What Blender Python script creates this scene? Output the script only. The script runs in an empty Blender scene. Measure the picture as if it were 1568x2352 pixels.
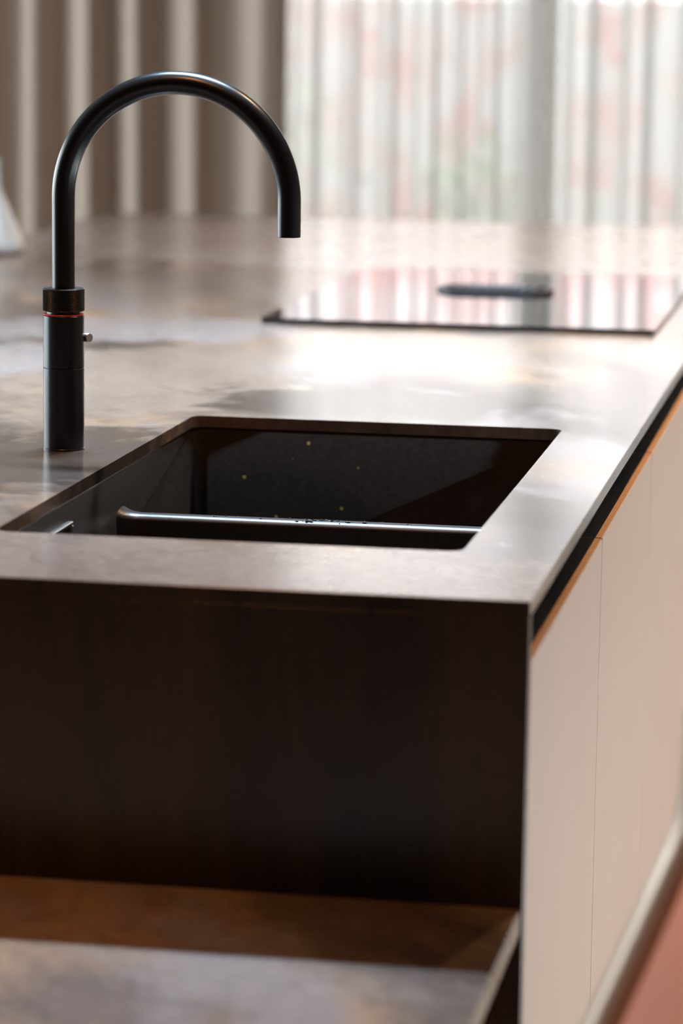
import bpy, bmesh, math, random
from mathutils import Vector, Matrix

# ------------------------------------------------------------------ camera, world, exposure
SC = bpy.context.scene
COL = SC.collection
Z0 = 0.95                                   # height of the worktop above the floor

F_PX, YAW, PITCH, ROLL = 7068.0, 0.179749, 0.166974, 0.012555
cam_pos = Vector((0.26134, -2.22277, 0.44196 + Z0))
fw = Vector((-math.sin(YAW) * math.cos(PITCH), math.cos(YAW) * math.cos(PITCH), -math.sin(PITCH)))
rt = Vector((math.cos(YAW), math.sin(YAW), 0))
up = rt.cross(fw)
r2 = math.cos(ROLL) * rt + math.sin(ROLL) * up
u2 = -math.sin(ROLL) * rt + math.cos(ROLL) * up
cd = bpy.data.cameras.new('camera')
cam = bpy.data.objects.new('camera', cd)
COL.objects.link(cam)
cam.matrix_world = Matrix(((r2.x, u2.x, -fw.x, cam_pos.x), (r2.y, u2.y, -fw.y, cam_pos.y), (r2.z, u2.z, -fw.z, cam_pos.z), (0, 0, 0, 1)))
cd.sensor_fit = 'VERTICAL'
cd.sensor_height = 36.0
cd.sensor_width = 24.0
cd.lens = F_PX * 36.0 / 2352.0
cd.clip_start = 0.05
cd.clip_end = 200
cd.dof.use_dof = True
cd.dof.focus_distance = (Vector((-0.30, 0.63, Z0)) - cam_pos).dot(fw)
cd.dof.aperture_fstop = 4.6
SC.camera = cam

SC.view_settings.view_transform = 'Standard'
SC.view_settings.look = 'None'
SC.view_settings.exposure = 0.0
SC.view_settings.gamma = 1.0
SC.view_settings.use_curve_mapping = False
SC.cycles.use_denoising = True
SC.cycles.max_bounces = 10
SC.cycles.diffuse_bounces = 5
SC.cycles.glossy_bounces = 5
SC.cycles.transmission_bounces = 8
SC.cycles.transparent_max_bounces = 24
SC.cycles.caustics_reflective = False
SC.cycles.caustics_refractive = False
SC.cycles.sample_clamp_indirect = 8.0

SKY = 12.0
world = bpy.data.worlds.new('overcast_sky')
SC.world = world
world.use_nodes = True
bg = world.node_tree.nodes['Background']
bg.inputs['Color'].default_value = (0.88, 0.94, 1.0, 1)
bg.inputs['Strength'].default_value = SKY


def portal(loc, rot, sx, sy):
    """marks a window opening for the sampler; gives off no light of its own"""
    ld = bpy.data.lights.new('window_portal', 'AREA')
    ld.shape = 'RECTANGLE'
    ld.size, ld.size_y = sx, sy
    ld.cycles.is_portal = True
    o = bpy.data.objects.new('window_portal', ld)
    o.location = loc
    o.rotation_euler = rot
    COL.objects.link(o)


# room: X -4.2..3.4, Y -4.6..5.45, Z 0..2.65
XL, XR, YB, YF, ZC = -4.2, 1.4, -4.6, 5.45, 2.65
W1 = (-2.3, 1.2, 0.02, 2.45)        # back window, x0 x1 z0 z1
W2 = (0.05, 4.5, 0.55, 2.25)         # left window, y0 y1 z0 z1
W3 = (-0.6, 3.0, 0.03, 0.46)         # unseen low right window, added to light the doors
portal(((W1[0] + W1[1]) / 2, YF + 0.24, (W1[2] + W1[3]) / 2), (math.radians(-90), 0, 0), W1[1] - W1[0], W1[3] - W1[2])
portal((XL - 0.24, (W2[0] + W2[1]) / 2, (W2[2] + W2[3]) / 2), (math.radians(90), 0, math.radians(-90)), W2[1] - W2[0], W2[3] - W2[2])
portal((XR + 0.24, (W3[0] + W3[1]) / 2, (W3[2] + W3[3]) / 2), (math.radians(90), 0, math.radians(90)), W3[1] - W3[0], W3[3] - W3[2])


# ------------------------------------------------------------------ helpers
def mesh_obj(name, bm, mat, parent=None, origin=None, smooth=False, kind=None):
    """bm is in world coordinates; the object's origin is put at `origin` (a child shares its parent's origin)"""
    me = bpy.data.meshes.new(name)
    root = parent
    base = Vector((0, 0, 0))
    if parent is not None:
        q = parent
        while q is not None:
            base += Vector(q.location)
            q = q.parent
    elif origin is not None:
        base = Vector(origin)
    bmesh.ops.translate(bm, vec=-base, verts=bm.verts)
    bmesh.ops.recalc_face_normals(bm, faces=bm.faces)
    bm.to_mesh(me)
    bm.free()
    if smooth:
        me.polygons.foreach_set('use_smooth', [True] * len(me.polygons))
    o = bpy.data.objects.new(name, me)
    COL.objects.link(o)
    me.materials.append(mat)
    if parent is not None:
        o.parent = parent
    else:
        o.location = base
    if kind:
        o['kind'] = kind
    return o


def thing(name, label, cat, loc, group=None):
    o = bpy.data.objects.new(name, None)
    o.empty_display_size = 0.05
    o.location = loc
    COL.objects.link(o)
    return tag(o, label, cat, group)


def tag(o, label, cat, group=None):
    o['label'] = label
    o['category'] = cat
    if group:
        o['group'] = group
    return o


def structure(name, loc=(0, 0, 0)):
    o = bpy.data.objects.new(name, None)
    o.empty_display_size = 0.05
    o.location = loc
    COL.objects.link(o)
    o['kind'] = 'structure'
    return o


def B():
    return bmesh.new()


def box(bm, x0, x1, y0, y1, z0, z1, bevel=0.0, seg=2):
    r = bmesh.ops.create_cube(bm, size=1.0)
    vs = r['verts']
    for v in vs:
        v.co = Vector(((x0 + x1) / 2 + v.co.x * (x1 - x0), (y0 + y1) / 2 + v.co.y * (y1 - y0), (z0 + z1) / 2 + v.co.z * (z1 - z0)))
    if bevel:
        es = list({e for v in vs for e in v.link_edges})
        bmesh.ops.bevel(bm, geom=es, offset=bevel, segments=seg, profile=0.5, affect='EDGES')
    return bm


def lathe(bm, prof, cx, cy, n=64, cap=True):
    """prof: list of (r, z); revolved about the vertical through (cx, cy)"""
    rings = []
    for r, z in prof:
        rings.append([bm.verts.new((cx + r * math.cos(2 * math.pi * k / n), cy + r * math.sin(2 * math.pi * k / n), z)) for k in range(n)])
    for a, b in zip(rings, rings[1:]):
        for k in range(n):
            bm.faces.new((a[k], a[(k + 1) % n], b[(k + 1) % n], b[k]))
    if cap:
        bm.faces.new(rings[0])
        bm.faces.new(rings[-1])
    return bm


def tube(bm, pts, rad, n=24, cap=True):
    """sweep a circle along pts with a parallel-transported frame; rad is a number or a list"""
    pts = [Vector(p) for p in pts]
    m = len(pts)
    tang = []
    for i in range(m):
        t = pts[min(i + 1, m - 1)] - pts[max(i - 1, 0)]
        tang.append(t.normalized())
    ref = Vector((0, 1, 0)) if abs(tang[0].y) < 0.9 else Vector((1, 0, 0))
    nrm = (ref - tang[0] * ref.dot(tang[0])).normalized()
    rings = []
    for i in range(m):
        nrm = (nrm - tang[i] * nrm.dot(tang[i])).normalized()
        bi = tang[i].cross(nrm)
        r = rad[i] if isinstance(rad, (list, tuple)) else rad
        rings.append([bm.verts.new(pts[i] + (nrm * math.cos(2 * math.pi * k / n) + bi * math.sin(2 * math.pi * k / n)) * r) for k in range(n)])
    for a, b in zip(rings, rings[1:]):
        for k in range(n):
            bm.faces.new((a[k], a[(k + 1) % n], b[(k + 1) % n], b[k]))
    if cap:
        bm.faces.new(rings[0])
        bm.faces.new(rings[-1])
    return bm


def rrect(x0, x1, y0, y1, r, n=6):
    """rounded rectangle outline, counter-clockwise"""
    out = []
    for cx, cy, a0 in ((x1 - r, y0 + r, -90), (x1 - r, y1 - r, 0), (x0 + r, y1 - r, 90), (x0 + r, y0 + r, 180)):
        for k in range(n + 1):
            a = math.radians(a0 + 90 * k / n)
            out.append((cx + r * math.cos(a), cy + r * math.sin(a)))
    return out


def smooth_by_angle(o, deg=35):
    me = o.data
    me.polygons.foreach_set('use_smooth', [True] * len(me.polygons))
    bm = bmesh.new()
    bm.from_mesh(me)
    lim = math.radians(deg)
    for e in bm.edges:
        if len(e.link_faces) == 2 and e.calc_face_angle(0) > lim:
            e.smooth = False
    bm.to_mesh(me)
    bm.free()
    return o


# ------------------------------------------------------------------ materials
def new_mat(name):
    m = bpy.data.materials.new(name)
    m.use_nodes = True
    nt = m.node_tree
    b = nt.nodes['Principled BSDF']
    return m, nt, b


def N(nt, kind, **kw):
    n = nt.nodes.new(kind)
    for k, v in kw.items():
        if k.startswith('i_'):
            n.inputs[k[2:].replace('_', ' ')].default_value = v
        else:
            setattr(n, k, v)
    return n


def pos_node(nt, scale=(1, 1, 1), rot=(0, 0, 0)):
    g = nt.nodes.new('ShaderNodeNewGeometry')
    mp = nt.nodes.new('ShaderNodeMapping')
    mp.inputs['Scale'].default_value = scale
    mp.inputs['Rotation'].default_value = rot
    nt.links.new(g.outputs['Position'], mp.inputs['Vector'])
    return mp.outputs['Vector']


def ramp(nt, fac, stops):
    r = nt.nodes.new('ShaderNodeValToRGB')
    el = r.color_ramp.elements
    while len(el) < len(stops):
        el.new(0.5)
    for e, (p, c) in zip(el, stops):
        e.position = p
        e.color = (*c, 1) if len(c) == 3 else c
    nt.links.new(fac, r.inputs['Fac'])
    return r.outputs['Color']


def mix(nt, fac, a, b, mode='MIX'):
    m = nt.nodes.new('ShaderNodeMix')
    m.data_type = 'RGBA'
    m.blend_type = mode
    for sock, v in ((m.inputs[0], fac), (m.inputs[6], a), (m.inputs[7], b)):
        if hasattr(v, 'is_linked') or hasattr(v, 'links'):
            nt.links.new(v, sock)
        elif isinstance(v, (int, float)):
            sock.default_value = v
        else:
            sock.default_value = (*v, 1)
    return m.outputs[2]


def noise(nt, vec, scale, detail=4, rough=0.55, dist=0.0):
    n = nt.nodes.new('ShaderNodeTexNoise')
    n.inputs['Scale'].default_value = scale
    n.inputs['Detail'].default_value = detail
    n.inputs['Roughness'].default_value = rough
    n.inputs['Distortion'].default_value = dist
    nt.links.new(vec, n.inputs['Vector'])
    return n.outputs['Fac']


def bump(nt, b, h, strength, dist=0.001):
    n = nt.nodes.new('ShaderNodeBump')
    n.inputs['Strength'].default_value = strength
    n.inputs['Distance'].default_value = dist
    nt.links.new(h, n.inputs['Height'])
    nt.links.new(n.outputs['Normal'], b.inputs['Normal'])


def plain(name, col, rough=0.5, metal=0.0, var=0.06, scale=30, bmp=0.0, spec=0.5):
    """solid colour with a faint noise variation"""
    m, nt, b = new_mat(name)
    p = pos_node(nt)
    f = noise(nt, p, scale, 3)
    lo = tuple(c * (1 - var) for c in col)
    hi = tuple(min(1, c * (1 + var)) for c in col)
    nt.links.new(ramp(nt, f, [(0.3, lo), (0.7, hi)]), b.inputs['Base Color'])
    b.inputs['Roughness'].default_value = rough
    b.inputs['Metallic'].default_value = metal
    b.inputs['Specular IOR Level'].default_value = spec
    if bmp:
        bump(nt, b, f, bmp)
    return m


def stone(name, shift=(0, 0, 0), tint=(1, 1, 1), rough=0.27, upright=False, patches=()):
    """oxidised, rust-and-lilac patterned ceramic slab"""
    m, nt, b = new_mat(name)
    g = nt.nodes.new('ShaderNodeNewGeometry')
    mp = nt.nodes.new('ShaderNodeMapping')
    mp.inputs['Location'].default_value = shift
    mp.inputs['Rotation'].default_value = (0, 0, math.radians(-28))
    nt.links.new(g.outputs['Position'], mp.inputs['Vector'])
    P = mp.outputs['Vector']
    st = nt.nodes.new('ShaderNodeMapping')
    st.inputs['Scale'].default_value = (4.0, 2.0, 0.7) if upright else (2.2, 1.0, 1.2)
    nt.links.new(P, st.inputs['Vector'])
    S = st.outputs['Vector']
    big = noise(nt, S, 1.3, 6, 0.55, 0.35)
    mid = noise(nt, S, 2.6, 7, 0.60, 0.55)
    fine = noise(nt, P, 90, 5, 0.7)
    vein = noise(nt, S, 1.7, 7, 0.57, 0.9)
    c0 = ramp(nt, big, [(0.34, (0.040, 0.030, 0.024)), (0.45, (0.105, 0.082, 0.066)), (0.53, (0.270, 0.180, 0.110)), (0.64, (0.130, 0.100, 0.082))])
    pale = ramp(nt, mid, [(0.50, (0, 0, 0)), (0.62, (1, 1, 1))])
    c1 = mix(nt, pale, c0, (0.190, 0.165, 0.152))
    for (px, py, rx, ry, ang, colr, amt) in patches:
        pm = nt.nodes.new('ShaderNodeMapping')
        pm.vector_type = 'TEXTURE'
        pm.inputs['Location'].default_value = (px, py, Z0)
        pm.inputs['Rotation'].default_value = (0, 0, math.radians(ang))
        pm.inputs['Scale'].default_value = (rx, ry, 1)
        nt.links.new(g.outputs['Position'], pm.inputs['Vector'])
        ln = nt.nodes.new('ShaderNodeVectorMath')
        ln.operation = 'LENGTH'
        nt.links.new(pm.outputs['Vector'], ln.inputs[0])
        wob = nt.nodes.new('ShaderNodeMath')
        wob.operation = 'MULTIPLY_ADD'
        wob.inputs[1].default_value = 1.9
        nt.links.new(noise(nt, P, 9.0, 7, 0.62, 0.4), wob.inputs[0])
        nt.links.new(ln.outputs['Value'], wob.inputs[2])
        sc_ = nt.nodes.new('ShaderNodeMapRange')
        sc_.inputs['From Min'].default_value = 1.72
        sc_.inputs['From Max'].default_value = 1.98
        sc_.inputs['To Min'].default_value = amt
        sc_.inputs['To Max'].default_value = 0.0
        nt.links.new(wob.outputs[0], sc_.inputs['Value'])
        c1 = mix(nt, sc_.outputs['Result'], c1, colr)
    vr = ramp(nt, vein, [(0.475, (0, 0, 0)), (0.50, (1, 1, 1)), (0.525, (0, 0, 0))])
    vm = nt.nodes.new('ShaderNodeMath')
    vm.operation = 'MULTIPLY'
    vm.inputs[1].default_value = 0.28
    nt.links.new(vr, vm.inputs[0])
    c2 = mix(nt, vm.outputs[0], c1, (0.075, 0.058, 0.047))
    c3 = mix(nt, 0.42, c2, ramp(nt, fine, [(0.3, (0.35, 0.33, 0.30)), (0.7, (1.0, 1.0, 1.0))]), 'MULTIPLY')
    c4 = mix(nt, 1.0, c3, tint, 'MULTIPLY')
    nt.links.new(c4, b.inputs['Base Color'])
    rr = nt.nodes.new('ShaderNodeMapRange')
    rr.inputs['To Min'].default_value = rough - 0.02
    rr.inputs['To Max'].default_value = rough + 0.03
    nt.links.new(mid, rr.inputs['Value'])
    nt.links.new(rr.outputs['Result'], b.inputs['Roughness'])
    b.inputs['Specular IOR Level'].default_value = 0.62
    bump(nt, b, fine, 0.015, 0.0003)
    return m


def granite():
    """dark brown composite of the sink with sparse copper flecks"""
    m, nt, b = new_mat('dark_composite_with_flecks')
    P = pos_node(nt)
    f = noise(nt, P, 220, 3)
    base = ramp(nt, f, [(0.3, (0.015, 0.0095, 0.0062)), (0.75, (0.032, 0.0215, 0.015))])
    v = nt.nodes.new('ShaderNodeTexVoronoi')
    v.inputs['Scale'].default_value = 58
    nt.links.new(P, v.inputs['Vector'])
    dot = ramp(nt, v.outputs['Distance'], [(0.085, (1, 1, 1)), (0.13, (0, 0, 0))])
    sep = nt.nodes.new('ShaderNodeSeparateColor')
    nt.links.new(v.outputs['Color'], sep.inputs['Color'])
    pick = ramp(nt, sep.outputs[0], [(0.88, (0, 0, 0)), (0.90, (1, 1, 1))])
    both = mix(nt, 1.0, dot, pick, 'MULTIPLY')
    fleck = ramp(nt, sep.outputs[1], [(0.2, (0.36, 0.17, 0.06)), (0.8, (0.42, 0.30, 0.07))])
    nt.links.new(mix(nt, both, base, fleck), b.inputs['Base Color'])
    b.inputs['Roughness'].default_value = 0.34
    bump(nt, b, f, 0.08, 0.0005)
    return m


def wood(name, a, c, rough, scale=(1, 14, 14)):
    m, nt, b = new_mat(name)
    P = pos_node(nt, scale)
    f = noise(nt, P, 3.0, 6, 0.6, 1.2)
    nt.links.new(ramp(nt, f, [(0.3, a), (0.7, c)]), b.inputs['Base Color'])
    b.inputs['Roughness'].default_value = rough
    bump(nt, b, f, 0.08)
    return m


def fabric(name, a, c, rough=0.9, weave=900):
    m, nt, b = new_mat(name)
    P = pos_node(nt, (weave, weave, weave))
    ch = nt.nodes.new('ShaderNodeTexNoise')
    ch.inputs['Scale'].default_value = 1.0
    nt.links.new(P, ch.inputs['Vector'])
    nt.links.new(ramp(nt, ch.outputs['Fac'], [(0.3, a), (0.7, c)]), b.inputs['Base Color'])
    b.inputs['Roughness'].default_value = rough
    b.inputs['Sheen Weight'].default_value = 0.15
    bump(nt, b, ch.outputs['Fac'], 0.2, 0.0005)
    return m


def sheer(name, clear, tint):
    m, nt, b = new_mat(name)
    out = nt.nodes['Material Output']
    nt.nodes.remove(b)
    P = pos_node(nt, (1, 1, 0.15))
    f = noise(nt, P, 260, 2)
    tr = nt.nodes.new('ShaderNodeBsdfTransparent')
    tl = nt.nodes.new('ShaderNodeBsdfTranslucent')
    df = nt.nodes.new('ShaderNodeBsdfDiffuse')
    col = ramp(nt, f, [(0.3, tuple(c * 0.94 for c in tint)), (0.7, tint)])
    nt.links.new(col, tl.inputs['Color'])
    nt.links.new(col, df.inputs['Color'])
    m1 = nt.nodes.new('ShaderNodeMixShader')
    m1.inputs[0].default_value = 0.42
    nt.links.new(tl.outputs[0], m1.inputs[1])
    nt.links.new(df.outputs[0], m1.inputs[2])
    m2 = nt.nodes.new('ShaderNodeMixShader')
    m2.inputs[0].default_value = clear
    nt.links.new(m1.outputs[0], m2.inputs[1])
    nt.links.new(tr.outputs[0], m2.inputs[2])
    nt.links.new(m2.outputs[0], out.inputs['Surface'])
    return m


def pane_glass(name):
    """thin window glass: mostly clear with a weak mirror"""
    m, nt, b = new_mat(name)
    out = nt.nodes['Material Output']
    nt.nodes.remove(b)
    tr = nt.nodes.new('ShaderNodeBsdfTransparent')
    P = pos_node(nt)
    f = noise(nt, P, 2.0, 1)
    nt.links.new(ramp(nt, f, [(0.3, (0.93, 0.96, 0.95)), (0.7, (0.95, 0.97, 0.96))]), tr.inputs['Color'])
    gl = nt.nodes.new('ShaderNodeBsdfGlossy')
    gl.inputs['Roughness'].default_value = 0.0
    mx = nt.nodes.new('ShaderNodeMixShader')
    mx.inputs[0].default_value = 0.06
    nt.links.new(tr.outputs[0], mx.inputs[1])
    nt.links.new(gl.outputs[0], mx.inputs[2])
    nt.links.new(mx.outputs[0], out.inputs['Surface'])
    return m


def brick_mat():
    m, nt, b = new_mat('red_brick_with_pale_joints')
    g = nt.nodes.new('ShaderNodeNewGeometry')
    sp = nt.nodes.new('ShaderNodeSeparateXYZ')
    nt.links.new(g.outputs['Position'], sp.inputs[0])
    cb = nt.nodes.new('ShaderNodeCombineXYZ')
    nt.links.new(sp.outputs['X'], cb.inputs['X'])
    nt.links.new(sp.outputs['Z'], cb.inputs['Y'])
    bt = nt.nodes.new('ShaderNodeTexBrick')
    bt.inputs['Scale'].default_value = 1.0
    bt.inputs['Brick Width'].default_value = 0.22
    bt.inputs['Row Height'].default_value = 0.07
    bt.inputs['Mortar Size'].default_value = 0.008
    bt.inputs['Color1'].default_value = (0.27, 0.070, 0.062, 1)
    bt.inputs['Color2'].default_value = (0.30, 0.14, 0.12, 1)
    bt.inputs['Mortar'].default_value = (0.32, 0.29, 0.26, 1)
    nt.links.new(cb.outputs[0], bt.inputs['Vector'])
    f = noise(nt, pos_node(nt), 5.0, 3)
    c = mix(nt, ramp(nt, f, [(0.36, (0, 0, 0)), (0.56, (1, 1, 1))]), bt.outputs['Color'], (0.29, 0.255, 0.24))
    # unseen upper wall: pale colours added to brighten hob and worktop reflections
    band = nt.nodes.new('ShaderNodeMath')
    band.operation = 'GREATER_THAN'
    band.inputs[1].default_value = 1.385
    nt.links.new(sp.outputs['Z'], band.inputs[0])
    up = ramp(nt, sp.outputs['Z'], [(0.0, (0.95, 0.83, 0.79)), (0.999, (0.95, 0.83, 0.79))])
    lo_ = nt.nodes.new('ShaderNodeMath')
    lo_.operation = 'GREATER_THAN'
    lo_.inputs[1].default_value = 1.60
    nt.links.new(sp.outputs['Z'], lo_.inputs[0])
    hi_ = nt.nodes.new('ShaderNodeMath')
    hi_.operation = 'LESS_THAN'
    hi_.inputs[1].default_value = 1.92
    nt.links.new(sp.outputs['Z'], hi_.inputs[0])
    bd = nt.nodes.new('ShaderNodeMath')
    bd.operation = 'MULTIPLY'
    nt.links.new(lo_.outputs[0], bd.inputs[0])
    nt.links.new(hi_.outputs[0], bd.inputs[1])
    pk = ramp(nt, noise(nt, pos_node(nt), 3.0, 2), [(0.40, (0.84, 0.40, 0.38)), (0.60, (0.90, 0.72, 0.70))])
    c = mix(nt, band.outputs[0], c, mix(nt, bd.outputs[0], up, pk))
    nt.links.new(c, b.inputs['Base Color'])
    b.inputs['Roughness'].default_value = 0.9
    return m


def emitter(name, col, strength):
    m, nt, b = new_mat(name)
    P = pos_node(nt)
    f = noise(nt, P, 5, 1)
    c = ramp(nt, f, [(0.0, tuple(x * 0.98 for x in col)), (1.0, col)])
    nt.links.new(c, b.inputs['Emission Color'])
    b.inputs['Emission Strength'].default_value = strength
    b.inputs['Base Color'].default_value = (0.8, 0.8, 0.8, 1)
    return m


M_STONE = stone('oxidised_ceramic_slab', (0.35, 0.2, 0), (1.27, 1.16, 1.10), 0.21, False, [
    (-0.60, 1.22, 0.17, 0.42, 0, (0.205, 0.155, 0.118), 0.80),
    (-0.62, 0.55, 0.34, 0.24, 10, (0.040, 0.030, 0.024), 0.85),
    (-0.72, 1.72, 0.26, 0.16, 20, (0.250, 0.222, 0.212), 0.75),
    (-0.83, 1.30, 0.09, 0.30, -10, (0.240, 0.215, 0.208), 0.70),
    (-0.86, 2.35, 0.34, 0.26, 0, (0.175, 0.150, 0.138), 0.70),
    (-0.70, 3.30, 0.95, 0.62, 0, (0.360, 0.342, 0.345), 0.90),  # pale patch stands in for daylight at the window end
    (-0.34, 0.06, 0.52, 0.17, 0, (0.250, 0.196, 0.165), 0.80)])  # pale colour painted in to lift the dim front strip
M_PANEL = stone('shaded_ceramic_slab', (1.3, 3.2, 0.4), (0.27, 0.17, 0.12), 0.27, True)  # darker copy of the worktop stone; the panel's shade is in the tint
M_TABLE = stone('lightened_ceramic_slab', (2.1, 0.6, 0), (2.05, 1.88, 1.78))  # worktop stone tinted paler in place of stronger lamp light
M_SINK = granite()
M_BLACK = plain('matt_black_metal', (0.0045, 0.0045, 0.005), 0.29, 0.0, 0.1, 200, spec=0.52)
M_KNURL = plain('knurled_black_metal', (0.008, 0.0075, 0.0075), 0.36, 0.0, 0.1, 200)
M_RED = plain('red_ring_plastic', (0.85, 0.010, 0.035), 0.35)
M_CHROME = plain('brushed_steel', (0.62, 0.60, 0.57), 0.28, 1.0)
M_DOOR = plain('beige_lacquer', (0.66, 0.495, 0.405), 0.40, 0.0, 0.02, 6)
M_EDGE = plain('oak_coloured_door_top', (0.78, 0.47, 0.25), 0.45, 0.0, 0.08, 60)
M_CARC = plain('dark_brown_board', (0.012, 0.009, 0.007), 0.6)
M_GLASSBLK = plain('black_ceramic_glass', (0.006, 0.006, 0.007), 0.015, 0.0, 0.05, 5, spec=0.5)
M_VENT = plain('dark_cast_vent', (0.020, 0.021, 0.024), 0.45)
M_CERAMIC = plain('white_glazed_ceramic', (0.80, 0.77, 0.71), 0.35)
M_WALL = plain('warm_plaster', (0.16, 0.125, 0.10), 0.9, 0, 0.03, 12)
M_DARKWALL = plain('dark_walnut_wall', (0.030, 0.019, 0.013), 0.7, 0, 0.2, 8)
M_CEIL = plain('ceiling_plaster', (0.22, 0.19, 0.165), 0.9, 0, 0.02, 12)
M_FLOOR = wood('oak_floor', (0.26, 0.18, 0.115), (0.38, 0.27, 0.18), 0.45, (14, 1, 14))
M_CURT = fabric('taupe_curtain_cloth', (0.43, 0.345, 0.288), (0.50, 0.405, 0.340), 0.95, 700)
M_SHEER = sheer('white_sheer_cloth', 0.48, (0.43, 0.405, 0.385))
M_FRAME = plain('grey_window_frame', (0.78, 0.74, 0.70), 0.5)
M_SASH = plain('white_window_sash', (0.82, 0.82, 0.82), 0.45)
M_GLASS = pane_glass('window_glass')
M_BRICK = brick_mat()
M_LEAF = plain('hedge_leaf', (0.10, 0.17, 0.05), 0.6, 0, 0.4, 8)
M_LAWN = plain('outside_paving', (0.11, 0.105, 0.095), 0.9, 0, 0.1, 4)
M_TUBE = plain('bronze_tube', (0.80, 0.66, 0.53), 0.34, 0.30, 0.04, 30)
M_SALMON = fabric('salmon_upholstery', (0.60, 0.17, 0.07), (0.68, 0.21, 0.095), 0.9, 900)
M_WATER = plain('water_drop', (0.02, 0.018, 0.016), 0.03)

# ------------------------------------------------------------------ room
T = 0.22


def wall_panels(name, mat, boxes):
    bm = B()
    for b in boxes:
        box(bm, *b)
    o = mesh_obj(name, bm, mat)
    o['kind'] = 'structure'
    return o


def floor_builder():
    root = structure('floor', (0, 0, 0))
    bm = B()
    box(bm, XL, XR, YB, YF, -0.10, -0.012)
    mesh_obj('subfloor', bm, M_CARC, root)
    # boards run along Y, each its own piece sharing one mesh
    bw = 0.20
    n = int(round((XR - XL) / bw))
    bm = B()
    box(bm, 0.001, bw - 0.001, YB, YF, -0.012, 0.0, 0.001, 1)
    first = mesh_obj('floor_board', bm, M_FLOOR, root)
    first.location = (XL, 0, 0)
    for k in range(1, n):
        c = first.copy()
        c.location = (XL + k * bw, 0, 0)
        COL.objects.link(c)
        c.parent = root


floor_builder()
wall_panels('ceiling', M_CEIL, [(XL - T, XR + T, YB - T, YF + T, ZC, ZC + 0.2)])
wall_panels('wall_back', M_WALL, [(XL - T, W1[0], YF, YF + T, 0, ZC), (W1[1], XR + T, YF, YF + T, 0, ZC),
                                  (W1[0], W1[1], YF, YF + T, W1[3], ZC), (W1[0], W1[1], YF, YF + T, -0.1, W1[2])])
wall_panels('wall_left', M_WALL, [(XL - T, XL, YB, W2[0], 0, ZC), (XL - T, XL, W2[1], YF, 0, ZC),
                                  (XL - T, XL, W2[0], W2[1], W2[3], ZC), (XL - T, XL, W2[0], W2[1], 0, W2[2])])
wall_panels('wall_right', M_WALL, [(XR, XR + T, YB, W3[0], 0, ZC), (XR, XR + T, W3[1], YF, 0, ZC),
                                   (XR, XR + T, W3[0], W3[1], W3[3], ZC), (XR, XR + T, W3[0], W3[1], 0, W3[2])])
wall_panels('wall_front', M_DARKWALL, [(XL - T, XR + T, YB - T, YB, 0, ZC)])


def window(name, axis, a0, a1, z0, z1, plane, depth, mullions, sashes=()):
    """axis 'x': window in an XZ plane at y=plane; axis 'y': in a YZ plane at x=plane"""
    def put(bm, u0, u1, w0, w1, d0, d1):
        if axis == 'x':
            box(bm, u0, u1, plane + d0, plane + d1, w0, w1, 0.003, 1)
        else:
            box(bm, plane + d0, plane + d1, u0, u1, w0, w1, 0.003, 1)
    root = structure(name, ((a0 + a1) / 2, plane, z0) if axis == 'x' else (plane, (a0 + a1) / 2, z0))
    fr = 0.06
    bm = B()
    put(bm, a0, a1, z0, z0 + fr, 0, depth)
    put(bm, a0, a1, z1 - fr, z1, 0, depth)
    put(bm, a0, a0 + fr, z0 + fr, z1 - fr, 0, depth)
    put(bm, a1 - fr, a1, z0 + fr, z1 - fr, 0, depth)
    mesh_obj('window_frame', bm, M_FRAME, root)
    cuts = [a0 + fr]
    for c, w in mullions:
        bm = B()
        put(bm, c - w / 2, c + w / 2, z0 + fr, z1 - fr, 0, depth)
        mesh_obj('mullion', bm, M_FRAME, root)
        cuts += [c - w / 2, c + w / 2]
    cuts.append(a1 - fr)
    for c, w in sashes:
        bm = B()
        put(bm, c - w / 2, c + w / 2, z0 + fr, z1 - fr, 0.005, depth - 0.01)
        o = mesh_obj('sash_stile', bm, M_SASH, root)
        o['label'] = 'white sash stile'
    for i in range(0, len(cuts), 2):
        bm = B()
        dm = depth * 0.5
        put(bm, cuts[i], cuts[i + 1], z0 + fr, z1 - fr, dm - 0.004, dm + 0.004)
        mesh_obj('pane', bm, M_GLASS, root)
    return root


window('window_1', 'x', W1[0], W1[1], W1[2], W1[3], YF + 0.02, 0.08, [(-0.648, 0.092), (0.45, 0.072)])
window('window_2', 'y', W2[0], W2[1], W2[2], W2[3], XL - 0.14, 0.08, [(1.55, 0.06), (3.05, 0.06)])
window('added_low_window', 'y', W3[0], W3[1], W3[2], W3[3], XR + 0.06, 0.08, [(0.6, 0.06), (1.8, 0.06)])

# ------------------------------------------------------------------ kitchen island
L_ISL, W_ISL, TS = 3.82, 1.32, 0.012
SX0, SX1, SY0, SY1 = -0.470, -0.0785, 0.192, 0.923


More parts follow.
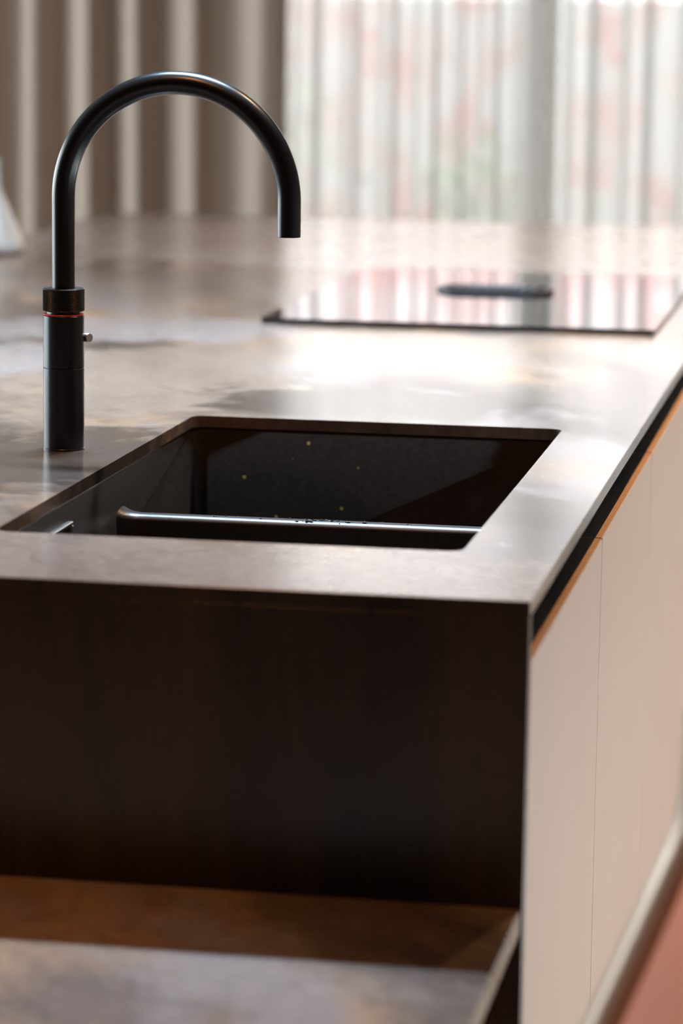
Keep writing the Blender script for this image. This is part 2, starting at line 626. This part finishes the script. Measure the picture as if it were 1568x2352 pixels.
def worktop():
    root = thing('worktop', 'long brown grey patterned ceramic worktop with the sink cut out', 'worktop', (-0.65, 1.91, Z0))
    bm = B()
    outer = [(-W_ISL, 0.0), (0.0, 0.0), (0.0, L_ISL), (-W_ISL, L_ISL)]
    hole = rrect(SX0, SX1, SY0, SY1, 0.014, 5)
    for z in (Z0, Z0 - TS):
        vo = [bm.verts.new((x, y, z)) for x, y in outer]
        vh = [bm.verts.new((x, y, z)) for x, y in hole]
        n = len(vh)
        q = n // 4
        # hole corner groups: 0 = x1,y0  1 = x1,y1  2 = x0,y1  3 = x0,y0 ; outer 1,2,3,0
        og = [vo[1], vo[2], vo[3], vo[0]]
        for g in range(4):
            grp = [vh[g * q + k] for k in range(q)]
            for a, b in zip(grp, grp[1:]):
                bm.faces.new((og[g], b, a) if z == Z0 else (og[g], a, b))
            nxt = vh[((g + 1) % 4) * q]
            bm.faces.new((og[g], og[(g + 1) % 4], nxt, grp[-1]))
        if z == Z0:
            to, th = vo, vh
        else:
            bo, bh = vo, vh
    for a, b in ((to, bo), (th, bh)):
        m = len(a)
        for k in range(m):
            bm.faces.new((a[k], a[(k + 1) % m], b[(k + 1) % m], b[k]))
    bmesh.ops.recalc_face_normals(bm, faces=bm.faces)
    es = [e for e in bm.edges if len(e.link_faces) == 2 and e.calc_face_angle(0) > 1.2 and abs(e.verts[0].co.z - Z0) < 1e-6 and abs(e.verts[1].co.z - Z0) < 1e-6 and min(abs(e.verts[0].co.x), abs(e.verts[0].co.y), abs(e.verts[0].co.x + W_ISL), abs(e.verts[0].co.y - L_ISL)) < 1e-5]
    bmesh.ops.bevel(bm, geom=es, offset=0.0005, segments=1, profile=0.5, affect='EDGES')
    o = mesh_obj('top_slab', bm, M_STONE, root)
    # the mitred end faces share the end panels' painted-in shade
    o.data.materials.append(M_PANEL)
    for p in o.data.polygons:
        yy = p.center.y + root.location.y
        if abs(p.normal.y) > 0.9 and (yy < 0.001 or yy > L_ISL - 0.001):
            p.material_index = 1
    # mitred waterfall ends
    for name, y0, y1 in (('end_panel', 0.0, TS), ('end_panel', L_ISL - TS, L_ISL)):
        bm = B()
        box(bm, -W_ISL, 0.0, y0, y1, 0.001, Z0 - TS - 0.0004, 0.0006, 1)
        mesh_obj(name, bm, M_PANEL, root)['label'] = 'streaked end panel with shade in its colour'
    # knee panel that carries the seating overhang
    bm = B()
    box(bm, -0.66, -0.640, TS + 0.001, L_ISL - TS - 0.001, 0.001, Z0 - TS - 0.0005)
    mesh_obj('knee_panel', bm, M_CARC, root)


worktop()


def sink():
    root = thing('undermount_sink', 'dark brown composite undermount sink with low middle divider', 'sink', (-0.2745, 0.557, Z0 - 0.223))
    o = 0.003
    zt, zb = Z0 - TS - 0.0006, Z0 - 0.215
    x0, x1, y0, y1 = SX0 - o, SX1 + o, SY0 - o, SY1 + o
    prof = [(-0.020, zt), (0.0, zt), (0.0015, zt - 0.003), (0.003, zb + 0.03), (0.006, zb + 0.012), (0.014, zb + 0.004), (0.026, zb)]
    bm = B()
    rings = []
    for d, z in prof:
        rad = max(0.004, 0.016 - d * 0.3)
        rings.append([bm.verts.new((x, y, z)) for x, y in rrect(x0 + d, x1 - d, y0 + d, y1 - d, rad + (0.02 if d < 0 else 0), 6)])
    outp = [(-0.020, zt - 0.006), (-0.006, zt - 0.006), (-0.004, zb - 0.004), (0.02, zb - 0.008)]
    outr = []
    for d, z in outp:
        outr.append([bm.verts.new((x, y, z)) for x, y in rrect(x0 + d, x1 - d, y0 + d, y1 - d, 0.018 + (0.02 if d < -0.01 else 0), 6)])
    seq = outr[::-1] + rings
    m = len(rings[0])
    for a, b in zip(seq, seq[1:]):
        for k in range(m):
            bm.faces.new((a[k], a[(k + 1) % m], b[(k + 1) % m], b[k]))
    bm.faces.new(rings[-1])
    bm.faces.new(outr[-1])
    smooth_by_angle(mesh_obj('basin', bm, M_SINK, root), 40)
    # divider ridge, flaring where it meets both side walls
    yc, ztop = 0.622, Z0 - 0.054
    xa, xb = SX0 - 0.002, SX1 + 0.002
    bm = B()
    ns = 60
    rows = []
    for i in range(ns + 1):
        t = i / ns
        x = xa + (xb - xa) * (0.5 - 0.5 * math.cos(math.pi * t))
        d = min(x - xa, xb - x)
        fl = max(0.0, 1 - d / 0.020) ** 2
        hw = 0.0105 + 0.011 * fl
        zz = ztop + 0.005 * fl
        sec = [(-hw - 0.001, zb + 0.001), (-hw, zz - 0.012), (-hw, zz - 0.007)]
        for k in range(1, 10):
            a = math.pi * (1 - k / 10)
            sec.append((hw * math.cos(a), zz - 0.007 + 0.007 * math.sin(a)))
        sec += [(hw, zz - 0.007), (hw, zz - 0.012), (hw + 0.001, zb + 0.001)]
        rows.append([bm.verts.new((x, yc + a, z)) for a, z in sec])
    for a, b in zip(rows, rows[1:]):
        for k in range(len(a) - 1):
            bm.faces.new((a[k], b[k], b[k + 1], a[k + 1]))
    smooth_by_angle(mesh_obj('divider', bm, M_SINK, root), 50)
    # drains
    for y in (0.40, 0.78):
        bm = B()
        lathe(bm, [(0.045, zb + 0.0005), (0.045, zb + 0.002), (0.038, zb + 0.003), (0.036, zb + 0.001)], -0.2745, y, 40)
        mesh_obj('drain', bm, M_CHROME, root, smooth=True)
    # overflow on the wall below the tap
    ya, yb_, za, zc_ = 0.315, 0.428, Z0 - 0.068, Z0 - 0.031
    xw = SX0 + 0.0005
    bm = B()
    for b in ((ya, yb_, zc_ - 0.0035, zc_), (ya, yb_, za, za + 0.0035), (ya, ya + 0.0035, za + 0.0035, zc_ - 0.0035), (yb_ - 0.0035, yb_, za + 0.0035, zc_ - 0.0035)):
        box(bm, xw - 0.002, xw + 0.0035, *b, 0.0006, 1)
    ov = mesh_obj('overflow_frame', bm, M_CHROME, root)
    bm = B()
    box(bm, xw - 0.0015, xw + 0.0012, ya + 0.0035, yb_ - 0.0035, za + 0.0035, zc_ - 0.0035)
    mesh_obj('overflow_slot', bm, M_CARC, ov)
    bm = B()
    box(bm, xw + 0.001, xw + 0.0045, ya + 0.008, yb_ - 0.014, za + 0.010, zc_ - 0.014, 0.001, 1)
    mesh_obj('overflow_plate', bm, M_CHROME, ov)
    # water drops on the divider
    rnd = random.Random(4)
    bm = B()
    for k in range(46):
        x = -0.345 + 0.135 * rnd.betavariate(2.2, 1.8) if k < 36 else rnd.uniform(-0.42, -0.14)
        dy = rnd.uniform(-0.007, 0.007)
        z = ztop - 0.007 + 0.007 * math.sqrt(max(0, 1 - (dy / 0.0105) ** 2))
        r = rnd.uniform(0.0006, 0.0016)
        mt = Matrix.Translation((x, yc + dy, z)) @ Matrix.Diagonal((r * rnd.uniform(1, 1.9), r * 1.1, r * 0.6, 1))
        bmesh.ops.create_icosphere(bm, subdivisions=1, radius=1.0, matrix=mt)
    mesh_obj('water_drops', bm, M_WATER, root, smooth=True, kind='stuff')


sink()


def tap():
    cx, cy = -0.538, 0.656
    root = thing('kitchen_tap', 'matt black swan neck kitchen tap with knurled collar and thin red ring', 'tap', (cx, cy, Z0))
    R = 0.0200
    z = lambda h: Z0 + h
    bm = B()
    lathe(bm, [(R + 0.0004, z(0.0)), (R + 0.0004, z(0.0012)), (R, z(0.0018)), (R, z(0.0795)), (R - 0.0005, z(0.0799))], cx, cy)
    smooth_by_angle(mesh_obj('base_body', bm, M_BLACK, root), 30)
    bm = B()
    lathe(bm, [(R - 0.0007, z(0.0799)), (R - 0.0007, z(0.0804)), (R, z(0.0808)), (R, z(0.1305)), (R - 0.0006, z(0.1312)), (0.010, z(0.1312))], cx, cy)
    smooth_by_angle(mesh_obj('upper_body', bm, M_BLACK, root), 30)
    bm = B()
    lathe(bm, [(0.012, z(0.1312)), (R - 0.0004, z(0.1312)), (R - 0.0002, z(0.1318)), (R - 0.0006, z(0.1324)), (0.012, z(0.1326))], cx, cy)
    o = smooth_by_angle(mesh_obj('ring', bm, M_RED, root), 30)
    o['label'] = 'thin red ring'
    bm = B()
    lathe(bm, [(0.0165, z(0.1322)), (0.0165, z(0.1352))], cx, cy)
    mesh_obj('neck', bm, M_BLACK, root, smooth=False)
    # knurled collar: a lattice of small pyramids
    bm = B()
    n, rows, zb, zt = 108, 18, z(0.1362), z(0.1558)
    rings = [[bm.verts.new((cx + 0.014 * math.cos(2 * math.pi * k / n), cy + 0.014 * math.sin(2 * math.pi * k / n), z(0.1350))) for k in range(n)]]

    def plain_ring(r, zz):
        rings.append([bm.verts.new((cx + r * math.cos(2 * math.pi * k / n), cy + r * math.sin(2 * math.pi * k / n), zz)) for k in range(n)])
    plain_ring(R - 0.0006, z(0.1350))
    plain_ring(R, z(0.1355))
    for i in range(rows + 1):
        zz = zb + (zt - zb) * i / rows
        rings.append([bm.verts.new((cx + (R - 0.00045 + 0.0008 * ((i + k) % 2)) * math.cos(2 * math.pi * k / n), cy + (R - 0.00045 + 0.0008 * ((i + k) % 2)) * math.sin(2 * math.pi * k / n), zz)) for k in range(n)])
    plain_ring(R, z(0.1565))
    plain_ring(R - 0.0006, z(0.1572))
    plain_ring(0.0105, z(0.1572))
    for i, (a, b) in enumerate(zip(rings, rings[1:])):
        for k in range(n):
            k2 = (k + 1) % n
            if 3 <= i < 3 + rows:
                if (i + k) % 2:
                    bm.faces.new((a[k], a[k2], b[k2]))
                    bm.faces.new((a[k], b[k2], b[k]))
                else:
                    bm.faces.new((a[k], a[k2], b[k]))
                    bm.faces.new((a[k2], b[k2], b[k]))
            else:
                bm.faces.new((a[k], a[k2], b[k2], b[k]))
    o = mesh_obj('collar', bm, M_KNURL, root)
    o['label'] = 'knurled black collar'
    # spout
    rt_, ra, zc_ = 0.0112, 0.111, 0.2450
    pts = [(cx, cy, z(0.150 + (zc_ - 0.150) * k / 8)) for k in range(8)]
    for k in range(65):
        a = math.pi * (1 - k / 64)
        pts.append((cx + ra + ra * math.cos(a), cy, z(zc_ + ra * math.sin(a))))
    pts += [(cx + 2 * ra, cy, z(zc_ - 0.012)), (cx + 2 * ra, cy, z(zc_ - 0.024)), (cx + 2 * ra, cy, z(0.2125))]
    bm = B()
    tube(bm, pts, rt_, 48, False)
    # outlet: a rim turned inwards
    ex, ey, ez = cx + 2 * ra, cy, z(0.2125)
    rr = [(rt_, ez), (rt_ - 0.0004, ez - 0.0004), (rt_ - 0.0022, ez - 0.0004), (rt_ - 0.0026, ez + 0.006)]
    prev = None
    for r, zz in rr:
        ring = [bm.verts.new((ex + r * math.cos(2 * math.pi * k / 48), ey + r * math.sin(2 * math.pi * k / 48), zz)) for k in range(48)]
        if prev:
            for k in range(48):
                bm.faces.new((prev[k], prev[(k + 1) % 48], ring[(k + 1) % 48], ring[k]))
        prev = ring
    bm.faces.new(prev)
    smooth_by_angle(mesh_obj('spout', bm, M_BLACK, root), 40)
    # steel lever pin on the far side
    bm = B()
    d = Vector((0.80, -0.55, 0.03)).normalized()
    p0 = Vector((cx + 0.0130, cy + 0.0130, z(0.1085)))
    tube(bm, [p0, p0 + d * 0.0132, p0 + d * 0.0140], [0.0046, 0.0046, 0.0041], 24)
    o = smooth_by_angle(mesh_obj('lever_pin', bm, M_CHROME, root), 40)
    o['label'] = 'short steel lever pin'


tap()


def hob():
    x0, x1, y0, y1 = -0.592, -0.060, 1.842, 2.645
    root = thing('induction_hob', 'black glass induction hob mirroring the window, with vent in its middle', 'hob', ((x0 + x1) / 2, (y0 + y1) / 2, Z0))
    bm = B()
    box(bm, x0 + 0.002, x1 - 0.002, y0 + 0.002, y1 - 0.002, Z0 + 0.0002, Z0 + 0.003)
    mesh_obj('seal', bm, M_CARC, root)
    bm = B()
    box(bm, x0, x1, y0, y1, Z0 + 0.003, Z0 + 0.0075, 0.0006, 1)
    mesh_obj('glass_top', bm, M_GLASSBLK, root)
    vx, vy = -0.333, 2.31
    bm = B()
    out = rrect(vx - 0.088, vx + 0.088, vy - 0.045, vy + 0.045, 0.044, 10)
    prof = [(0.0, Z0 + 0.0075), (0.001, Z0 + 0.0125), (0.004, Z0 + 0.0145), (0.010, Z0 + 0.0145), (0.014, Z0 + 0.0080)]
    rings = []
    for d, z in prof:
        rings.append([bm.verts.new((vx + (x - vx) * (1 - d / 0.088), vy + (y - vy) * (1 - d / 0.045), z)) for x, y in out])
    m = len(out)
    for a, b in zip(rings, rings[1:]):
        for k in range(m):
            bm.faces.new((a[k], a[(k + 1) % m], b[(k + 1) % m], b[k]))
    bm.faces.new(rings[-1])
    v = smooth_by_angle(mesh_obj('vent', bm, M_VENT, root), 40)
    for k in range(9):
        x = vx - 0.056 + k * 0.014
        bm = B()
        box(bm, x - 0.0022, x + 0.0022, vy - 0.032, vy + 0.032, Z0 + 0.0082, Z0 + 0.0150, 0.0008, 1)
        mesh_obj('vent_bar', bm, M_VENT, v)


hob()


def cabinets():
    pitch, ztop = 0.55, Z0 - 0.048
    y = TS + 0.0015
    words = ['nearest beige cabinet front beside the dark end panel', 'beige cabinet, second from the dark end panel', 'beige cabinet, third from the dark end panel',
             'beige cabinet, fourth from the dark end panel', 'beige cabinet, fifth from the dark end panel', 'beige cabinet, sixth from the dark end panel', 'farthest beige cabinet by the window']
    ends = [0.5565 + pitch * k for k in range(6)] + [L_ISL - TS - 0.0015]
    for k, e in enumerate(ends):
        root = thing('base_cabinet', words[k], 'cabinet', (-0.3, (y + e) / 2, 0), 'handleless beige cabinets along the island')
        a, b = y + 0.0005, e - 0.0005
        bm = B()
        # the shared sides under the sink stop below its bowl
        za = Z0 - 0.25 if k == 1 else Z0 - TS - 0.055
        zb = Z0 - 0.25 if k == 0 else Z0 - TS - 0.055
        box(bm, -0.63, -0.026, a, a + 0.016, 0.09, za)
        box(bm, -0.63, -0.026, b - 0.016, b, 0.09, zb)
        box(bm, -0.63, -0.026, a + 0.016, b - 0.016, 0.09, 0.106)
        box(bm, -0.63, -0.622, a + 0.016, b - 0.016, 0.106, Z0 - TS - 0.055)
        mesh_obj('carcass', bm, M_CARC, root)
        bm = B()
        box(bm, -0.08, -0.065, a, b, 0.0, 0.089)
        mesh_obj('plinth', bm, M_CARC, root)
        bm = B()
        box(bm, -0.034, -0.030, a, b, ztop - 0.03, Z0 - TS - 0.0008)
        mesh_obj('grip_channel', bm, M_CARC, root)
        # door: front sheet, with the coloured top edge above it
        bm = B()
        box(bm, -0.022, 0.0, y + 0.0032, e - 0.0032, 0.095, ztop - 0.0006, 0.0010, 2)
        d = mesh_obj('door', bm, M_DOOR, root)
        bm = B()
        box(bm, -0.0068, -0.0009, y + 0.0032, e - 0.0032, ztop - 0.0005, ztop, 0.0)
        t = mesh_obj('door_top_edge', bm, M_EDGE, d)
        t['label'] = 'orange brown top edge'
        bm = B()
        box(bm, -0.0220, -0.0069, y + 0.0032, e - 0.0032, ztop - 0.0005, ztop, 0.0)  # dark strip painted where the worktop shades the door top
        mesh_obj('top_edge_shade', bm, M_CARC, d)
        y = e


cabinets()


def table():
    zt = Z0 - 0.2355
    root = thing('dining_table', 'low brown stone table butted against the dark island end', 'table', (-0.55, -0.7, 0))
    bm = B()
    box(bm, -1.12, -0.002, -1.45, -0.0012, zt - 0.020, zt, 0.0012, 2)
    mesh_obj('tabletop', bm, M_TABLE, root)
    bm = B()
    box(bm, -0.80, -0.32, -1.30, -1.24, 0.001, zt - 0.0205, 0.003, 1)
    mesh_obj('leg', bm, M_CARC, root)
    bm = B()
    box(bm, -0.80, -0.32, -0.10, -0.04, 0.001, zt - 0.0205, 0.003, 1)
    mesh_obj('leg', bm, M_CARC, root)


table()


def vessel():
    cx, cy = -1.250, 2.80
    prof = [(0.0005, 0.0), (0.034, 0.0), (0.041, 0.003), (0.0452, 0.010), (0.0452, 0.016), (0.041, 0.029), (0.030, 0.056), (0.019, 0.083), (0.010, 0.103), (0.0068, 0.116), (0.0062, 0.150), (0.0075, 0.160),
            (0.0065, 0.161), (0.0045, 0.150), (0.0045, 0.120), (0.0005, 0.115)]
    bm = B()
    lathe(bm, [(r, Z0 + 0.0004 + h) for r, h in prof], cx, cy, 56)
    o = smooth_by_angle(mesh_obj('bud_vase', bm, M_CERAMIC, None, (cx, cy, Z0)), 40)
    tag(o, 'white cone shaped ceramic vase at the far left edge of the worktop', 'vase')


vessel()


# ------------------------------------------------------------------ curtains
def cloth(name, x0, x1, yc, z0, z1, pitch, amp, over, mat, seed, label, cat, per=18, thick=0.0, irr=0.25, tail=()):
    rnd = random.Random(seed)
    folds = max(1, int(round((x1 - x0 - sum(tail)) / pitch)))
    ws = [rnd.uniform(1 - irr, 1 + irr) for _ in range(folds)]
    s = sum(ws)
    ws = [w * (x1 - x0 - sum(tail)) / s for w in ws] + list(tail)
    cols = []
    x = x0
    for w in ws:
        a = amp * rnd.uniform(0.75, 1.15)
        sk = rnd.uniform(-0.06, 0.06)
        for k in range(per):
            t = k / per
            xx = x + w * (t + over * math.sin(4 * math.pi * t) + sk * math.sin(2 * math.pi * t))
            yy = yc + a * math.sin(2 * math.pi * t)
            cols.append((xx, yy))
        x += w
    cols.append((x1, yc))
    bm = B()
    rows = []
    nz = 6
    for j in range(nz + 1):
        t = j / nz
        z = z0 + (z1 - z0) * t
        sp = 1.0 + 0.10 * (1 - t)
        rows.append([bm.verts.new((px + 0.006 * math.sin(7 * px + 3 * t), yc + (py - yc) * sp, z)) for px, py in cols])
    for a, b in zip(rows, rows[1:]):
        for k in range(len(a) - 1):
            bm.faces.new((a[k], a[k + 1], b[k + 1], b[k]))
    root = thing(name, label, cat, ((x0 + x1) / 2, yc, z0))
    o = mesh_obj('cloth', bm, mat, root, smooth=True)
    if thick:
        md = o.modifiers.new('thickness', 'SOLIDIFY')
        md.thickness = thick
        md.offset = 0
    bm = B()
    box(bm, x0, x1, yc - 0.006, yc + 0.006, z1 - 0.03, z1 + 0.012)
    mesh_obj('heading_tape', bm, mat, root)
    return root


cloth('curtain', -2.75, -1.226, 5.18, 0.015, 2.60, 0.124, 0.034, 0.02, M_CURT, 5, 'heavy taupe curtain hanging in deep folds left of the window', 'curtain', 18, 0.0015, 0.2, (0.124, 0.128, 0.125, 0.156, 0.195))
cloth('sheer_curtain', -1.45, -0.615, 5.32, 0.015, 2.60, 0.094, 0.034, 0.20, M_SHEER, 11, 'white sheer curtain between the taupe curtain and the window mullion', 'curtain', 26, 0.0, 0.5)
cloth('sheer_curtain', -0.595, 1.33, 5.32, 0.015, 2.60, 0.090, 0.034, 0.20, M_SHEER, 23, 'white sheer curtain right of the window mullion', 'curtain', 26, 0.0, 0.5)


def rail(y, label):
    root = thing('curtain_rail', label, 'rail', (0, y, ZC - 0.035))
    bm = B()
    box(bm, -2.9, 1.38, y - 0.012, y + 0.012, ZC - 0.036, ZC - 0.002, 0.002, 1)
    mesh_obj('track', bm, M_FRAME, root)


rail(5.18, 'ceiling track carrying the taupe curtain')
rail(5.32, 'ceiling track carrying the white sheer curtains')


# ------------------------------------------------------------------ outside
def outside():
    bm = B()
    box(bm, -16, 16, 5.70, 26, -0.16, -0.06)
    o = mesh_obj('ground_outside', bm, M_LAWN)
    o['kind'] = 'structure'
    root = thing('brick_house', 'red brick house across the yard seen blurred through the sheer curtain', 'house', (-1.0, 10.4, -0.06))
    wins = [(-6.6, -5.4), (2.9, 4.1)]
    y0, y1, zt = 10.0, 10.6, 3.40
    bm = B()
    xs = -9.0
    for a, b in wins:
        box(bm, xs, a, y0, y1, -0.06, zt)
        box(bm, a, b, y0, y1, -0.06, 1.15)
        box(bm, a, b, y0, y1, 2.35, zt)
        xs = b
    box(bm, xs, 9.0, y0, y1, -0.06, zt)
    mesh_obj('wall', bm, M_BRICK, root)
    for a, b in wins:
        bm = B()
        for r in ((a, b, 1.15, 1.21), (a, b, 2.29, 2.35), (a, a + 0.06, 1.21, 2.29), (b - 0.06, b, 1.21, 2.29)):
            box(bm, r[0], r[1], y0 + 0.08, y0 + 0.15, r[2], r[3])
        w = mesh_obj('window', bm, M_SASH, root)
        bm = B()
        box(bm, a + 0.06, b - 0.06, y0 + 0.11, y0 + 0.12, 1.21, 2.29)
        mesh_obj('pane', bm, M_GLASSBLK, w)
        bm = B()
        box(bm, a - 0.05, b + 0.05, y0 - 0.05, y0 + 0.08, 1.08, 1.149)
        mesh_obj('window_sill', bm, M_SASH, w)
    rnd = random.Random(8)
    spots = [(-3.1, 8.9, 0.75), (-2.05, 8.6, 1.05), (-1.25, 9.0, 0.85), (-0.3, 8.8, 0.70)]
    names = ['leafy shrub at the far left outside the window', 'tallest leafy shrub outside, left of the mullion', 'leafy shrub outside behind the window mullion', 'small leafy shrub outside on the right']
    for (x, y, h), lab in zip(spots, names):
        sr = thing('garden_shrub', lab, 'shrub', (x, y, -0.06), 'shrubs in front of the brick house')
        bm = B()
        for k in range(700):
            a, b, c = rnd.gauss(0, 0.16), rnd.gauss(0, 0.16), rnd.betavariate(2, 1.6)
            p = Vector((x + a, y + b, 0.06 + h * c))
            q = Matrix.Rotation(rnd.uniform(0, 6.28), 3, 'Z') @ Matrix.Rotation(rnd.uniform(-1, 1), 3, 'X')
            s = rnd.uniform(0.018, 0.034)
            vs = [bm.verts.new(p + q @ Vector(v)) for v in ((-s, 0, 0), (0, -s * 0.5, 0.004), (s, 0, 0), (0, s * 0.5, 0.004))]
            bm.faces.new(vs)
        mesh_obj('foliage', bm, M_LEAF, sr, kind='stuff')
        bm = B()
        for k in range(6):
            a = k * 1.05
            tube(bm, [(x, y, -0.06), (x + 0.05 * math.cos(a), y + 0.05 * math.sin(a), 0.2), (x + 0.15 * math.cos(a), y + 0.15 * math.sin(a), h * 0.8)], [0.012, 0.009, 0.004], 6)
        mesh_obj('stems', bm, M_CARC, sr)


outside()


# ------------------------------------------------------------------ chair at the table
def chair():
    base = Vector((0.10, -0.62, 0.0))
    root = thing('dining_chair', 'bronze tube chair with salmon back, cut off at the lower right corner', 'chair', base)
    rz = Matrix.Rotation(math.radians(12), 3, 'Z')
    z = lambda h: Z0 + h
    # far side tube in the plane y = -0.40; the near one is the same, turned with the chair
    side = [(0.1625, 0.020), (0.1625, -0.005), (0.1615, -0.035), (0.157, -0.060), (0.140, -0.102), (0.1235, -0.144), (0.087, -0.233), (0.050, -0.324), (0.010, -0.420), (-0.016, -0.480), (-0.020, -0.520), (0.0, -0.60), (0.05, -0.75), (0.09, -0.945)]
    w = 0.45

    def P(dx, t, h):
        """t = 0 at the far tube, 1 at the near tube"""
        yy = -0.40 - w * t
        return Vector((dx + 0.10 * t, yy, z(h)))
    for t in (0.0, 1.0):
        bm = B()
        pts = [P(a, t, b) for a, b in side]
        # smooth the polyline
        for _ in range(3):
            new = [pts[0]]
            for a, b in zip(pts, pts[1:]):
                new += [a * 0.75 + b * 0.25, a * 0.25 + b * 0.75]
            new.append(pts[-1])
            pts = new
        tube(bm, pts, 0.0200, 20)
        mesh_obj('side_tube', bm, M_TUBE, root, smooth=True)
    bm = B()
    tube(bm, [P(0.1625, t / 8, 0.016) for t in range(9)], 0.0150, 16)
    mesh_obj('top_rail', bm, M_TUBE, root, smooth=True)
    for t in (0.04, 0.96):
        bm = B()
        tube(bm, [P(-0.42, t, -0.505), P(-0.43, t, -0.70), P(-0.45, t, -0.948)], [0.014, 0.013, 0.011], 14)
        mesh_obj('leg', bm, M_TUBE, root, smooth=True)
    # backrest: padded panel stretched between the tubes
    bm = B()
    prof = [(0.154, -0.060), (0.138, -0.103), (0.1215, -0.145), (0.085, -0.234), (0.048, -0.325), (0.012, -0.41)]
    nt_ = 14
    front, back = [], []
    for a, b in prof:
        fr, bk = [], []
        for k in range(nt_ + 1):
            t = 0.06 + 0.88 * k / nt_
            bulge = math.sin(math.pi * k / nt_) ** 0.5
            fr.append(bm.verts.new(P(a - 0.004 - 0.012 * bulge, t, b)))
            bk.append(bm.verts.new(P(a + 0.014, t, b)))
        front.append(fr)
        back.append(bk)
    for g in (front, back):
        for a, b in zip(g, g[1:]):
            for k in range(nt_):
                bm.faces.new((a[k], a[k + 1], b[k + 1], b[k]))
    for i in range(len(prof) - 1):
        bm.faces.new((front[i][0], back[i][0], back[i + 1][0], front[i + 1][0]))
        bm.faces.new((front[i][-1], back[i][-1], back[i + 1][-1], front[i + 1][-1]))
    for i in (0, -1):
        for k in range(nt_):
            bm.faces.new((front[i][k], front[i][k + 1], back[i][k + 1], back[i][k]))
    mesh_obj('backrest', bm, M_SALMON, root, smooth=True)
    bm = B()
    a, b = P(-0.46, 0.03, -0.505), P(-0.015, 0.97, -0.44)
    box(bm, -0.46, -0.015, -0.835, -0.415, z(-0.50), z(-0.445), 0.018, 3)
    for v in bm.verts:
        v.co.x += 0.10 * (-0.40 - v.co.y) / w
    mesh_obj('seat', bm, M_SALMON, root, smooth=True)


chair()


# ------------------------------------------------------------------ lamps
def downlight(x, y, label, watt=60, col=(1.0, 0.60, 0.30)):
    root = thing('ceiling_downlight', label, 'lamp', (x, y, ZC - 0.03), 'warm downlights above the aisle')
    bm = B()
    lathe(bm, [(0.030, ZC - 0.004), (0.045, ZC - 0.0005), (0.045, ZC - 0.006), (0.032, ZC - 0.010), (0.030, ZC - 0.004)], x, y, 32, False)
    mesh_obj('trim_ring', bm, M_BLACK, root)
    bm = B()
    lathe(bm, [(0.0295, ZC - 0.0040), (0.0295, ZC - 0.0030)], x, y, 32)
    mesh_obj('lens', bm, emitter('warm_lens', (1.0, 0.62, 0.30), 20), root)
    ld = bpy.data.lights.new('downlight_beam', 'SPOT')
    ld.energy = watt
    ld.color = col
    ld.spot_size = math.radians(110)
    ld.spot_blend = 0.6
    ld.shadow_soft_size = 0.03
    lo = bpy.data.objects.new('downlight_beam', ld)
    COL.objects.link(lo)
    lo.parent = root
    lo.location = (0, 0, 0.0)


downlight(0.32, 1.20, 'warm downlight above the aisle, nearest the table')
downlight(0.32, 2.40, 'warm downlight above the aisle, between the other two')
downlight(-0.55, -0.16, 'added warm light over the low stone table', 27, (1.0, 0.40, 0.10))  # unseen lamp, added to warm the table's shaded band
downlight(0.32, 3.60, 'warm downlight above the aisle, nearest the curtains')


def linear_lamp():
    x0, x1, y = -0.80, -0.20, 1.13
    root = thing('linear_ceiling_lamp', 'slim linear ceiling lamp above the island', 'lamp', ((x0 + x1) / 2, y, ZC - 0.045))
    bm = B()
    box(bm, x0 - 0.01, x1 + 0.01, y - 0.035, y + 0.035, ZC - 0.030, ZC - 0.001, 0.003, 1)
    mesh_obj('housing', bm, M_BLACK, root)
    bm = B()
    box(bm, x0, x1, y - 0.025, y + 0.025, ZC - 0.034, ZC - 0.0305)
    mesh_obj('diffuser', bm, emitter('cool_diffuser', (0.86, 0.93, 1.0), 6), root)
    ld = bpy.data.lights.new('lamp_light', 'AREA')
    ld.shape = 'RECTANGLE'
    ld.size, ld.size_y = x1 - x0, 0.05
    ld.energy = 68
    ld.spread = math.radians(115)
    ld.color = (0.52, 0.75, 1.0)
    lo = bpy.data.objects.new('lamp_light', ld)
    COL.objects.link(lo)
    lo.parent = root
    lo.location = (0, 0, 0.008)


linear_lamp()
